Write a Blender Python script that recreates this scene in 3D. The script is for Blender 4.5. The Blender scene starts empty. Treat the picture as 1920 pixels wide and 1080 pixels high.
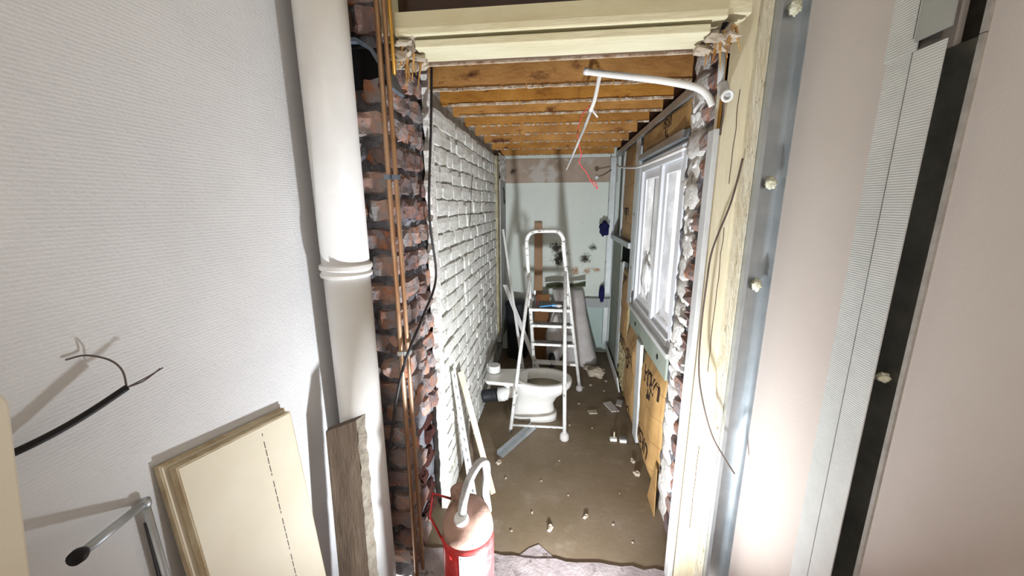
import bpy, math, random
from mathutils import Vector, Matrix, noise
# ---------------------------------------------------------------- camera, world, lamp, exposure
scene = bpy.context.scene
COL = scene.collection
cam_d = bpy.data.cameras.new('camera'); cam = bpy.data.objects.new('camera', cam_d); COL.objects.link(cam)
cam_d.sensor_width = 36.0; cam_d.lens = 13.2; cam_d.clip_start = 0.02
cam.matrix_world = Matrix(((0.99326843, -0.02036717, 0.11403073, 0),
                           (0.11574539, 0.2132994, -0.97010637, 0),
                           (-0.00456437, 0.97677456, 0.21422096, 1.65),
                           (0, 0, 0, 1)))
scene.camera = cam
world = bpy.data.worlds.new('world'); scene.world = world; world.use_nodes = True
bg = world.node_tree.nodes['Background']
bg.inputs[0].default_value = (1.0, 0.945, 0.87, 1); bg.inputs[1].default_value = 2.4
LAMP = Vector((0.12, 0.93, 0.23))
ld = bpy.data.lights.new('work_lamp_light', 'AREA'); ld.shape = 'DISK'; ld.size = 0.09
ld.energy = 28; ld.spread = math.radians(160); ld.color = (0.90, 0.95, 1.0)
lo = bpy.data.objects.new('work_lamp_light', ld); COL.objects.link(lo)
lo.location = LAMP; lo.rotation_euler = Vector((-0.16, 0.76, 0.64)).to_track_quat('-Z', 'Y').to_euler()
scene.view_settings.view_transform = 'Standard'; scene.view_settings.look = 'None'
scene.view_settings.gamma = 1.0; scene.view_settings.use_curve_mapping = False
scene.view_settings.exposure = 0.62
# ---------------------------------------------------------------- helpers
rnd = random.Random(7)
class MB:
    def __init__(s): s.v = []; s.f = []
    def add(s, vs, fs):
        o = len(s.v); s.v += [Vector(p) for p in vs]; s.f += [tuple(i + o for i in f) for f in fs]; return s
    def box(s, a, b):
        (x0, y0, z0), (x1, y1, z1) = a, b
        return s.add([(x0,y0,z0),(x1,y0,z0),(x1,y1,z0),(x0,y1,z0),(x0,y0,z1),(x1,y0,z1),(x1,y1,z1),(x0,y1,z1)],
                     [(0,3,2,1),(4,5,6,7),(0,1,5,4),(1,2,6,5),(2,3,7,6),(3,0,4,7)])
    def slab(s, q, t):                       # quad of 4 points thickened along its normal by t
        q = [Vector(p) for p in q]; n = (q[1]-q[0]).cross(q[3]-q[0]).normalized()*t
        return s.add(q + [p+n for p in q], [(0,3,2,1),(4,5,6,7),(0,1,5,4),(1,2,6,5),(2,3,7,6),(3,0,4,7)])
    def bar(s, p, q, w, h, up=(0,0,1)):      # rectangular bar from p to q
        p, q = Vector(p), Vector(q); d = (q-p).normalized(); u = Vector(up)
        a = d.cross(u).normalized()*(w/2); b = a.cross(d).normalized()*(h/2)
        return s.add([p-a-b,p+a-b,p+a+b,p-a+b,q-a-b,q+a-b,q+a+b,q-a+b],
                     [(0,3,2,1),(4,5,6,7),(0,1,5,4),(1,2,6,5),(2,3,7,6),(3,0,4,7)])
    def tube(s, path, r, seg=10, smooth=0, rs=None, closed=False):
        P = [Vector(p) for p in path]; R = rs or [r]*len(P)
        if smooth and len(P) > 2:
            Q, T = [], []; n = len(P)
            for i in range(n-1):
                a, b, c, d = P[max(i-1,0)], P[i], P[i+1], P[min(i+2,n-1)]
                for k in range(smooth):
                    t = k/smooth
                    Q.append(0.5*((2*b)+(c-a)*t+(2*a-5*b+4*c-d)*t*t+(3*b-a-3*c+d)*t**3)); T.append(R[i]*(1-t)+R[i+1]*t)
            Q.append(P[-1]); T.append(R[-1]); P, R = Q, T
        n = len(P); o = len(s.v); ref = Vector((0.31, 0.27, 0.91))
        for i in range(n):
            d = (P[min(i+1,n-1)]-P[max(i-1,0)]).normalized()
            if i == 0: u = d.cross(ref).normalized()
            else:
                u = u - d*u.dot(d); u = u.normalized()
            w = d.cross(u)
            for k in range(seg):
                a = 2*math.pi*k/seg; s.v.append(P[i]+(u*math.cos(a)+w*math.sin(a))*R[i])
        for i in range(n-1):
            for k in range(seg):
                k2 = (k+1) % seg
                s.f.append((o+i*seg+k, o+i*seg+k2, o+(i+1)*seg+k2, o+(i+1)*seg+k))
        s.f.append(tuple(o+k for k in reversed(range(seg)))); s.f.append(tuple(o+(n-1)*seg+k for k in range(seg)))
        return s
    def lathe(s, prof, c, seg=32, ax=(0,0,1)):
        c = Vector(c); d = Vector(ax).normalized(); q = Vector((0,0,1)).rotation_difference(d); o = len(s.v)
        for r, z in prof:
            for k in range(seg):
                a = 2*math.pi*k/seg; s.v.append(c + q @ Vector((r*math.cos(a), r*math.sin(a), z)))
        for i in range(len(prof)-1):
            for k in range(seg):
                k2 = (k+1) % seg; s.f.append((o+i*seg+k, o+i*seg+k2, o+(i+1)*seg+k2, o+(i+1)*seg+k))
        s.f.append(tuple(o+k for k in reversed(range(seg)))); s.f.append(tuple(o+(len(prof)-1)*seg+k for k in range(seg)))
        return s
    def loft(s, rings, cap=True):
        o = len(s.v); n = len(rings[0])
        for r in rings: s.v += [Vector(p) for p in r]
        for i in range(len(rings)-1):
            for k in range(n):
                k2 = (k+1) % n; s.f.append((o+i*n+k, o+i*n+k2, o+(i+1)*n+k2, o+(i+1)*n+k))
        if cap:
            s.f.append(tuple(o+k for k in reversed(range(n)))); s.f.append(tuple(o+(len(rings)-1)*n+k for k in range(n)))
        return s
    def prism(s, poly, off):                 # polygon of 3D points thickened by vector off
        n = len(poly); off = Vector(off); poly = [Vector(p) for p in poly]
        return s.add(poly+[p+off for p in poly],
                     [tuple(reversed(range(n))), tuple(range(n, 2*n))]+[(i,(i+1)%n,(i+1)%n+n,i+n) for i in range(n)])
    def sheet(s, fn, nu, nv):                # open surface fn(u,v)
        o = len(s.v)
        for i in range(nu+1):
            for j in range(nv+1): s.v.append(Vector(fn(i/nu, j/nv)))
        for i in range(nu):
            for j in range(nv):
                a = o+i*(nv+1)+j; s.f.append((a, a+nv+1, a+nv+2, a+1))
        return s
def offset(p):
    o = Vector((0,0,0))
    while p: o = o + p.location; p = p.parent
    return o
def part(name, mb, m, parent=None, smooth=False, base=None, bevel=0, thick=0):
    off = offset(parent) if parent else Vector(base or (0,0,0))
    me = bpy.data.meshes.new(name); me.from_pydata([p-off for p in mb.v], [], mb.f); me.materials.append(m); me.validate()
    if smooth: me.polygons.foreach_set('use_smooth', [True]*len(me.polygons))
    o = bpy.data.objects.new(name, me); COL.objects.link(o); o.parent = parent
    if not parent: o.location = off
    if thick:
        md = o.modifiers.new('thick', 'SOLIDIFY'); md.thickness = thick; md.offset = 0
    if bevel:
        md = o.modifiers.new('bevel', 'BEVEL'); md.width = bevel; md.segments = 2; md.limit_method = 'ANGLE'
    return o
def tag(o, label, cat=None, group=None, kind=None):
    o['label'] = label
    if cat: o['category'] = cat
    if group: o['group'] = group
    if kind: o['kind'] = kind
    return o
def thing(name, loc, label, cat, group=None):
    o = bpy.data.objects.new(name, None); o.empty_display_size = 0.05; COL.objects.link(o); o.location = loc
    return tag(o, label, cat, group)
def struct(name, mb, m, label, cat, **k): return tag(part(name, mb, m, **k), label, cat, kind='structure')
# ---------------------------------------------------------------- materials
def C(r, g, b): # sRGB 0-255 to linear
    f = lambda c: (c/255)/12.92 if c/255 <= .04045 else ((c/255+.055)/1.055)**2.4
    return (f(r), f(g), f(b), 1)
def mat(name, c1, c2=None, scale=6, lo=.35, hi=.65, rough=.8, metal=0, bump=0, bscale=40, c3=None, s3=14, t3=(.62,.68),
        stretch=(1,1,1), rand=0, spec=.3, detail=6, coat=0):
    m = bpy.data.materials.new(name); m.use_nodes = True; N = m.node_tree.nodes; Lk = m.node_tree.links.new
    b = N['Principled BSDF']; b.inputs['Roughness'].default_value = rough; b.inputs['Metallic'].default_value = metal
    b.inputs['Specular IOR Level'].default_value = spec
    g = N.new('ShaderNodeNewGeometry'); mp = N.new('ShaderNodeMapping'); mp.inputs['Scale'].default_value = stretch
    Lk(g.outputs['Position'], mp.inputs['Vector']); vec = mp.outputs['Vector'];
    def noi(sc, d=detail):
        n = N.new('ShaderNodeTexNoise'); n.inputs['Scale'].default_value = sc; n.inputs['Detail'].default_value = d
        n.inputs['Roughness'].default_value = .65; Lk(vec, n.inputs['Vector']); return n.outputs['Fac']
    def ramp(src, a, z, ca, cb):
        r = N.new('ShaderNodeValToRGB'); r.color_ramp.elements[0].position = a; r.color_ramp.elements[1].position = z
        r.color_ramp.elements[0].color = ca; r.color_ramp.elements[1].color = cb; Lk(src, r.inputs['Fac']); return r.outputs['Color']
    col = ramp(noi(scale), lo, hi, c1, c2 or c1)
    if c3:
        mx = N.new('ShaderNodeMix'); mx.data_type = 'RGBA'
        Lk(ramp(noi(s3, 8), t3[0], t3[1], (0,0,0,1), (1,1,1,1)), mx.inputs[0]); Lk(col, mx.inputs[6]); mx.inputs[7].default_value = c3
        col = mx.outputs[2]
    if rand:
        oi = N.new('ShaderNodeObjectInfo'); hs = N.new('ShaderNodeHueSaturation')
        mr = N.new('ShaderNodeMapRange'); mr.inputs[3].default_value = 1-rand; mr.inputs[4].default_value = 1+rand*.7
        Lk(oi.outputs['Random'], mr.inputs[0]); Lk(mr.outputs[0], hs.inputs['Value'])
        ms = N.new('ShaderNodeMath'); ms.operation = 'MULTIPLY'; ms.inputs[1].default_value = 7.31; Lk(oi.outputs['Random'], ms.inputs[0])
        fr = N.new('ShaderNodeMath'); fr.operation = 'FRACT'; Lk(ms.outputs[0], fr.inputs[0])
        m2 = N.new('ShaderNodeMapRange'); m2.inputs[3].default_value = 1-rand*1.1; m2.inputs[4].default_value = 1+rand*.5
        Lk(fr.outputs[0], m2.inputs[0]); Lk(m2.outputs[0], hs.inputs['Saturation'])
        Lk(col, hs.inputs['Color']); col = hs.outputs['Color']
    Lk(col, b.inputs['Base Color'])
    if bump:
        bp = N.new('ShaderNodeBump'); bp.inputs['Strength'].default_value = bump; bp.inputs['Distance'].default_value = .01
        Lk(noi(bscale, 5), bp.inputs['Height']); Lk(bp.outputs['Normal'], b.inputs['Normal'])
    if coat: b.inputs['Coat Weight'].default_value = coat
    return m
def lines(m, axis, period, width, color, strength=1.0, wobble=.01, wscale=5, phase=0):
    """dark printed lines / grooves across one world axis"""
    N = m.node_tree.nodes; Lk = m.node_tree.links.new; b = N['Principled BSDF']
    src = b.inputs['Base Color'].links[0].from_socket
    g = N.new('ShaderNodeNewGeometry'); sx = N.new('ShaderNodeSeparateXYZ'); Lk(g.outputs['Position'], sx.inputs[0])
    n = N.new('ShaderNodeTexNoise'); n.inputs['Scale'].default_value = wscale; Lk(g.outputs['Position'], n.inputs['Vector'])
    def M(op, a, bb):
        q = N.new('ShaderNodeMath'); q.operation = op
        for i, t in enumerate((a, bb)):
            if t is None: continue
            if isinstance(t, (int, float)): q.inputs[i].default_value = t
            else: Lk(t, q.inputs[i])
        return q.outputs[0]
    p = M('ADD', sx.outputs[axis], M('MULTIPLY', n.outputs['Fac'], wobble))
    fr = M('FRACT', M('ADD', M('DIVIDE', p, period), phase), None)
    ln = M('MULTIPLY', M('LESS_THAN', fr, width/period), strength)
    mx = N.new('ShaderNodeMix'); mx.data_type = 'RGBA'; Lk(ln, mx.inputs[0]); Lk(src, mx.inputs[6]); mx.inputs[7].default_value = color
    Lk(mx.outputs[2], b.inputs['Base Color']); return m
def ribs(m, axis, scale, strength, dist=.002, wob=.6):
    N = m.node_tree.nodes; Lk = m.node_tree.links.new; b = N['Principled BSDF']
    g = N.new('ShaderNodeNewGeometry'); w = N.new('ShaderNodeTexWave'); w.bands_direction = axis
    w.inputs['Scale'].default_value = scale; w.inputs['Distortion'].default_value = wob; w.inputs['Detail'].default_value = 3; w.inputs['Detail Scale'].default_value = 2.5
    Lk(g.outputs['Position'], w.inputs['Vector'])
    bp = N.new('ShaderNodeBump'); bp.inputs['Strength'].default_value = strength; bp.inputs['Distance'].default_value = dist
    Lk(w.outputs['Fac'], bp.inputs['Height'])
    if b.inputs['Normal'].links: Lk(b.inputs['Normal'].links[0].from_socket, bp.inputs['Normal'])
    Lk(bp.outputs['Normal'], b.inputs['Normal']); return m
def spots(m, centres, color, scale=22, thr=.5):
    """stains: noise broken blotches around given points (x,y,z,radius)"""
    N = m.node_tree.nodes; Lk = m.node_tree.links.new; b = N['Principled BSDF']; src = b.inputs['Base Color'].links[0].from_socket
    g = N.new('ShaderNodeNewGeometry'); n = N.new('ShaderNodeTexNoise'); n.inputs['Scale'].default_value = scale; n.inputs['Detail'].default_value = 8
    n.inputs['Roughness'].default_value = .75; Lk(g.outputs['Position'], n.inputs['Vector'])
    acc = None
    for x, y, z, r in centres:
        d = N.new('ShaderNodeVectorMath'); d.operation = 'DISTANCE'; Lk(g.outputs['Position'], d.inputs[0]); d.inputs[1].default_value = (x, y, z)
        mr = N.new('ShaderNodeMapRange'); mr.inputs[1].default_value = 0; mr.inputs[2].default_value = r; mr.inputs[3].default_value = .28; mr.inputs[4].default_value = -.3
        Lk(d.outputs['Value'], mr.inputs[0]); q = mr.outputs[0]
        if acc is not None:
            mxx = N.new('ShaderNodeMath'); mxx.operation = 'MAXIMUM'; Lk(acc, mxx.inputs[0]); Lk(q, mxx.inputs[1]); q = mxx.outputs[0]
        acc = q
    ad = N.new('ShaderNodeMath'); ad.operation = 'ADD'; Lk(acc, ad.inputs[0]); Lk(n.outputs['Fac'], ad.inputs[1])
    rp = N.new('ShaderNodeMapRange'); rp.inputs[1].default_value = thr+.1; rp.inputs[2].default_value = thr+.28; Lk(ad.outputs[0], rp.inputs[0])
    mx = N.new('ShaderNodeMix'); mx.data_type = 'RGBA'; Lk(rp.outputs[0], mx.inputs[0]); Lk(src, mx.inputs[6]); mx.inputs[7].default_value = color
    Lk(mx.outputs[2], b.inputs['Base Color']); return m
Mt = {}
Mt['paper'] = ribs(mat('ribbed_wallpaper', C(206,205,206), C(214,213,213), scale=3, rough=.75, bump=.22, bscale=110, c3=C(150,146,142), s3=30, t3=(.84,.87)), 'Z', 44, .16, .002, 1.6)
Mt['pvc'] = mat('white_drain_pipe', C(226,224,222), C(216,214,210), scale=4, rough=.38, c3=C(120,116,112), s3=9, t3=(.80,.82), spec=.4)
Mt['brick'] = mat('raw_brick', C(182,130,104), C(146,114,102), scale=16, rough=.92, bump=.9, bscale=45, c3=C(150,142,142), s3=16, t3=(.42,.56), rand=.30)
Mt['brick_dark'] = mat('sooty_brick', C(138,100,86), C(112,104,108), scale=14, rough=.95, bump=1, bscale=45, c3=C(190,120,80), s3=12, t3=(.58,.66), rand=.28)
Mt['mortar'] = mat('crumbling_mortar', C(132,132,138), C(92,90,94), scale=18, rough=.97, bump=1, bscale=60, c3=C(140,136,134), s3=35, t3=(.58,.68))
Mt['wbrick'] = mat('white_painted_brick', C(216,216,210), C(202,202,196), scale=7, rough=.7, bump=.6, bscale=40, c3=C(170,166,140), s3=5, t3=(.60,.72), rand=.06)
Mt['wmortar'] = mat('painted_joint', C(176,174,168), C(136,132,124), scale=14, rough=.85, bump=.6, bscale=50)
Mt['wplaster'] = mat('rough_white_plaster', C(226,224,220), C(204,200,194), scale=12, rough=.8, bump=1, bscale=35, c3=C(140,132,126), s3=16, t3=(.62,.70))
Mt['joist'] = mat('amber_joist_wood', C(198,144,74), C(160,108,50), scale=3, rough=.7, bump=.3, bscale=25, c3=C(92,46,22), s3=3.2, t3=(.58,.70), stretch=(1.6,2,3), rand=.07)
Mt['laths'] = mat('plaster_edge', C(206,190,170), C(160,130,98), scale=20, lo=.4, hi=.6, rough=.95, bump=1, bscale=50)
Mt['deck'] = mat('dark_deck_boards', C(74,42,26), C(46,26,18), scale=6, rough=.9)
Mt['cream'] = mat('old_cream_paint', C(222,214,188), C(208,198,168), scale=3, rough=.6, bump=.35, bscale=22, c3=C(120,98,70), s3=24, t3=(.78,.82), stretch=(4,4,.5))
Mt['creamx'] = mat('old_cream_paint_on_beam', C(228,222,192), C(214,204,168), scale=3, rough=.55, bump=.35, bscale=22, c3=C(130,110,76), s3=16, t3=(.74,.80), stretch=(.8,3,3))
Mt['flake'] = mat('flaking_cream_paint', C(226,220,200), C(206,194,164), scale=14, rough=.7, bump=1, bscale=30, c3=C(126,106,78), s3=46, t3=(.60,.68), stretch=(3,3,.5))
Mt['paledge'] = mat('pale_grey_jamb_paint', C(206,208,208), C(190,190,188), scale=5, rough=.65, bump=.3, bscale=25, c3=C(140,134,124), s3=18, t3=(.66,.72), stretch=(2,2,.8))
Mt['gyp'] = mat('plasterboard_face', C(194,185,177), C(188,178,170), scale=1.3, rough=.85, bump=.06, bscale=90)
Mt['gypedge'] = mat('plasterboard_edge', C(176,170,162), C(150,144,136), scale=20, rough=.9)
Mt['green'] = mat('moisture_board', C(150,158,146), C(138,146,134), scale=3, rough=.85)
Mt['steel'] = mat('galvanised_steel', C(190,194,196), C(172,178,182), scale=9, rough=.42, metal=.75, bump=.06, bscale=30)
Mt['knurl'] = ribs(mat('knurled_steel', C(206,208,206), C(196,198,196), scale=9, rough=.45, metal=.3), 'Z', 60, .3, .002, .5)
Mt['steelshade'] = mat('shaded_stud_steel', C(150,150,146), C(120,120,116), scale=9, rough=.45, metal=.8)  # darker copy of the galvanised steel, channel shade put into the colour
Mt['steelw'] = mat('white_stud', C(222,226,226), C(206,210,210), scale=9, rough=.45, metal=.2)
Mt['kraft'] = lines(lines(mat('kraft_paper', C(176,142,96), C(160,126,80), scale=5, rough=.6, bump=.6, bscale=9, rand=.06), 2, .17, .004, C(110,76,40), .8, .12, 3), 1, .11, .0022, C(120,86,48), .55, .01, 2)
Mt['print'] = mat('black_print', C(44,28,20), rough=.7)
Mt['wool'] = mat('mineral_wool', C(206,196,160), C(176,160,116), scale=40, rough=1, bump=1, bscale=60)
Mt['floor'] = mat('dirty_screed', C(132,117,98), C(116,101,78), scale=2.2, rough=.62, bump=.15, bscale=30, c3=C(148,136,120), s3=5, t3=(.55,.75))
Mt['sill'] = mat('broken_concrete', C(176,166,166), C(146,136,136), scale=9, rough=.9, bump=.6, bscale=35, c3=C(112,100,96), s3=14, t3=(.58,.66))
Mt['backw'] = mat('pale_green_wall', C(226,232,224), C(218,226,218), scale=2, rough=.75, bump=.12, bscale=20, c3=C(198,204,190), s3=12, t3=(.66,.74))
spots(Mt['backw'], [(0.03,4.15,1.06,.17),(.0,4.15,1.2,.16),(.05,4.15,1.1,.2),(.32,4.15,1.08,.14),(.40,4.15,1.2,.09)], C(60,54,42), 26, .40)
spots(Mt['backw'], [(.22,4.15,.945,.10),(.34,4.15,.95,.10),(.45,4.15,.955,.08)], C(176,140,112), 14, .40)
Mt['band'] = spots(mat('bare_plaster_band', C(184,166,150), C(166,148,132), scale=4, rough=.9, bump=.3, bscale=25, c3=C(196,190,182), s3=3, t3=(.5,.56)), [(-.47,4.15,2.0,.16)], C(52,42,36), 14, .5)
Mt['greyb'] = mat('grey_board', C(180,182,182), C(166,168,168), scale=4, rough=.8)
Mt['upvc'] = mat('white_window_frame', C(232,234,238), C(224,226,230), scale=3, rough=.35)
Mt['copper'] = mat('copper', C(206,172,142), C(168,126,92), scale=14, rough=.36, metal=.55, stretch=(1,1,.25))
Mt['brass'] = mat('yellow_pipe', C(186,142,66), C(150,104,44), scale=14, rough=.4, metal=.6, stretch=(1,1,.25))
Mt['black'] = mat('black_rubber', C(26,24,26), rough=.5)
Mt['cable'] = mat('dark_cable', C(62,58,58), C(44,42,44), rough=.5)
Mt['gcable'] = mat('brown_grey_wire', C(104,90,84), C(86,74,70), rough=.6)
Mt['board'] = mat('beige_board', C(224,216,196), C(216,206,184), scale=2.5, rough=.55, bump=.1, bscale=20, c3=C(160,136,110), s3=17, t3=(.76,.79))
Mt['boarde'] = mat('board_edge', C(206,194,166), C(170,150,120), scale=18, rough=.85, stretch=(1,1,.4))
Mt['oldwood'] = mat('weathered_wood', C(112,98,84), C(88,74,64), scale=4, rough=.85, bump=.5, bscale=18, c3=C(70,54,44), s3=6, t3=(.60,.70), stretch=(5,5,.8))
Mt['oldwoode'] = mat('weathered_wood_edge', C(150,142,128), C(112,102,90), scale=20, rough=.95, bump=1, bscale=60)
Mt['red'] = mat('red_enamel', C(196,54,54), C(182,42,44), scale=5, rough=.4, c3=C(200,110,104), s3=7, t3=(.52,.8), coat=.2)
Mt['dust'] = mat('dust_on_red', C(176,142,128), C(152,124,110), scale=7, rough=.95, bump=.2, bscale=60, c3=C(120,94,78), s3=9, t3=(.52,.66))
Mt['hose'] = mat('scuffed_hose', C(210,210,212), C(150,150,152), scale=16, rough=.5)
Mt['white'] = mat('white_plastic', C(232,232,230), C(222,222,220), scale=6, rough=.4)
Mt['label'] = mat('paper_label', C(238,226,220), C(226,214,208), scale=9, rough=.7)
Mt['labelp'] = mat('faded_print', C(176,160,156), rough=.8)
Mt['china'] = mat('white_ceramic', C(232,231,228), C(222,220,214), scale=4, rough=.16, spec=.5, c3=C(170,160,140), s3=8, t3=(.72,.82))
Mt['water'] = mat('dusty_bowl', C(170,160,136), C(140,130,106), scale=6, rough=.4)
Mt['ladder'] = mat('paint_spattered_aluminium', C(232,232,230), C(206,206,202), scale=22, rough=.5, metal=.1, bump=.4, bscale=60, c3=C(130,120,108), s3=30, t3=(.58,.64))
Mt['tread'] = mat('grey_tread', C(130,126,122), C(104,100,98), scale=12, rough=.8)
Mt['card'] = mat('brown_hardboard', C(172,140,112), C(160,128,100), scale=4, rough=.8)
Mt['ply'] = mat('thin_wood_lath', C(214,204,180), C(186,170,142), scale=10, rough=.8, stretch=(1,1,.4))
Mt['bag'] = mat('dirty_white_sack', C(206,202,200), C(184,178,176), scale=6, rough=.6, bump=.8, bscale=8)
Mt['olive'] = mat('olive_cloth', C(84,88,66), C(66,70,54), scale=14, rough=.95, bump=.5)
Mt['blue'] = mat('navy_cloth', C(34,36,96), C(24,24,66), scale=14, rough=.9, bump=.6)
Mt['lblue'] = mat('light_blue_plastic', C(70,140,190), C(90,150,200), rough=.35)
Mt['tub'] = mat('dark_tub_plastic', C(46,48,52), C(34,36,38), scale=5, rough=.45)
Mt['redwire'] = mat('red_wire', C(206,70,74), rough=.5)
Mt['foam'] = mat('white_foam', C(232,230,214), C(214,212,180), scale=40, rough=.95, bump=1, bscale=50)
Mt['membrane'] = mat('lead_sheet', C(128,138,152), C(92,100,112), scale=10, rough=.55, metal=.3)
Mt['void'] = mat('hole_shade', C(18,16,16), rough=1)  # black for the shade inside the brick gap and the screw holes
Mt['redhole'] = mat('dark_red_rubble', C(70,34,26), C(46,24,20), scale=20, rough=1, bump=1, bscale=40)
Mt['debris'] = mat('plaster_crumb', C(196,186,170), C(170,156,138), scale=30, rough=.95)
Mt['paperc'] = mat('crumpled_paper', C(206,194,176), C(186,172,150), scale=9, rough=.9)
Mt['fibre'] = mat('torn_wood_fibre', C(214,176,112), C(168,116,64), scale=26, rough=.95, bump=1, bscale=50)
def glass(name, col, a, rough):
    m = bpy.data.materials.new(name); m.use_nodes = True; N = m.node_tree.nodes; Lk = m.node_tree.links.new
    b = N['Principled BSDF']; b.inputs['Base Color'].default_value = col; b.inputs['Roughness'].default_value = rough
    g = N.new('ShaderNodeNewGeometry'); n = N.new('ShaderNodeTexNoise'); n.inputs['Scale'].default_value = 7; n.inputs['Detail'].default_value = 6; Lk(g.outputs['Position'], n.inputs['Vector'])
    r = N.new('ShaderNodeMapRange'); r.inputs[1].default_value = .35; r.inputs[2].default_value = .7; r.inputs[3].default_value = a[0]; r.inputs[4].default_value = a[1]
    Lk(n.outputs['Fac'], r.inputs[0]); t = N.new('ShaderNodeBsdfTransparent'); x = N.new('ShaderNodeMixShader')
    Lk(r.outputs[0], x.inputs[0]); Lk(t.outputs[0], x.inputs[1]); Lk(b.outputs[0], x.inputs[2])
    Lk(x.outputs[0], N['Material Output'].inputs['Surface']); return m
Mt['glass'] = glass('dusty_glass', C(190,194,200), (.25,.55), .3)
Mt['darkglass'] = glass('brown_stained_glass', C(60,40,32), (.55,.9), .2)
lamp_face = bpy.data.materials.new('lamp_lens'); lamp_face.use_nodes = True
lamp_face.node_tree.nodes['Principled BSDF'].inputs['Emission Color'].default_value = (.9,.95,1,1)
lamp_face.node_tree.nodes['Principled BSDF'].inputs['Emission Strength'].default_value = 3
# ---------------------------------------------------------------- rough pieces
def rough_mesh(name, seed, m, n=(4,3,3), jit=.06, chip=.22, smooth=False):
    """unit box whose faces are broken up; scaled per brick"""
    r = random.Random(seed); idx = {}; V = []; F = []
    sv = Vector((r.uniform(0,50), r.uniform(0,50), r.uniform(0,50)))
    def vid(i, j, k):
        if (i,j,k) not in idx:
            p = Vector((i/n[0]-.5, j/n[1]-.5, k/n[2]-.5))
            e = (i in (0,n[0]))+(j in (0,n[1]))+(k in (0,n[2]))
            q = noise.noise_vector(p*2.3+sv)*jit*1.6 + Vector((r.uniform(-1,1), r.uniform(-1,1), r.uniform(-1,1)))*jit*.6
            sh = 1-(.0, .0, .07, .14)[e]*(1 if r.random() > chip else 2.4)
            idx[(i,j,k)] = len(V); V.append(p*sh+q)
        return idx[(i,j,k)]
    for a in range(3):
        b, c = (a+1) % 3, (a+2) % 3
        for side in (0, n[a]):
            for i in range(n[b]):
                for j in range(n[c]):
                    def P(u, w):
                        t = [0,0,0]; t[a] = side; t[b] = u; t[c] = w; return vid(*t)
                    f = (P(i,j), P(i+1,j), P(i+1,j+1), P(i,j+1)); F.append(f if side else f[::-1])
    me = bpy.data.meshes.new(name); me.from_pydata(V, [], F); me.materials.append(m)
    if smooth: me.polygons.foreach_set('use_smooth', [True]*len(F))
    return me
def place(name, me, parent, c, size, rot=0):
    o = bpy.data.objects.new(name, me); COL.objects.link(o); o.parent = parent
    o.location = Vector(c)-offset(parent); o.scale = size; o.rotation_euler = (rot*rnd.uniform(-1,1), rot*rnd.uniform(-1,1), rot*rnd.uniform(-1,1)); return o
def lumpy(name, fn, nu, nv, m, parent, nrm, amp, freq=14):
    mb = MB(); nv_ = Vector(nrm)
    def g(u, v):
        p = Vector(fn(u, v)); return p + nv_*(noise.noise(p*freq)*amp + noise.noise(p*freq*2.7)*amp*.5)
    mb.sheet(g, nu, nv); return part(name, mb, m, parent)
RAW = [rough_mesh('brick', 10+i, Mt['brick'], jit=.06, chip=.3) for i in range(6)]
DARK = [rough_mesh('brick', 30+i, Mt['brick_dark'], jit=.075, chip=.35) for i in range(4)]
WHT = [rough_mesh('brick', 50+i, Mt['wbrick'], n=(4,2,3), jit=.035, chip=.2) for i in range(6)]
LMP = [rough_mesh('brick', 70+i, Mt['wplaster'], n=(3,4,4), jit=.05, chip=.2, smooth=True) for i in range(5)]
REDB = [rough_mesh('brick', 90+i, Mt['redhole'], jit=.1, chip=.4) for i in range(2)]
CRUMB = [rough_mesh('debris_piece', 100+i, Mt['debris'], n=(2,2,2), jit=.18, chip=.5) for i in range(4)]
XL, XR, YB = -.57, .60, 4.15     # toilet room: left brick face, right frame face, back wall
# ================================================================ STRUCTURE
# floors
fl = struct('floor', MB().box((-.66,1.46,-.08),(.76,4.22,0)), Mt['floor'], 'brownish grey dusty screed floor of the narrow toilet room', 'floor')
struct('floor_front', MB().box((-.9,-2.2,-.10),(1.3,1.30,-.03)), Mt['sill'], 'grey concrete floor in front of the doorway', 'floor')
def sillfn():
    mb = MB(); n = 26; top = []; bot = []
    for i in range(n+1):
        x = -.62+i*1.3/n; top.append((x, 1.475+rnd.uniform(-.008,.008)-.0*x, .012)); bot.append((x, 1.29, .012))
    mb.prism(bot+top[::-1], (0,0,-.09)); return mb
th = struct('trim_1', sillfn(), Mt['sill'], 'broken pale concrete threshold across the doorway', 'threshold')
part('cement_patch', MB().prism([(-.16,1.47,.001),(.03,1.47,.001),(.01,1.50,.001),(-.055,1.555,.001),(-.10,1.53,.001)], (0,0,.003)), Mt['sill'], th)
# papered wall on the left, room behind it is left out
wl = struct('wall_left', MB().box((-.95,-1.6,-.05),(-.82,1.40,2.62)), Mt['paper'], 'white wall with ribbed paper beside the drain pipe', 'wall')
struct('ceiling_front', MB().box((-.95,-1.6,2.62),(1.3,1.5,2.70)), Mt['board'], 'plain pale ceiling over the front room', 'ceiling')
rw = MB()  # unseen wall added to cut the daylight coming from behind the camera
for a, b in (((-.95,-1.72,-.05),(-.58,-1.6,2.62)), ((.60,-1.72,-.05),(.86,-1.6,2.62)), ((-.58,-1.72,-.05),(.60,-1.6,.55)), ((-.58,-1.72,2.40),(.60,-1.6,2.62))): rw.box(a, b)
struct('wall_rear', rw, Mt['paper'], 'added unseen papered wall behind the front room, its opening sized for daylight', 'wall')
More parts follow.
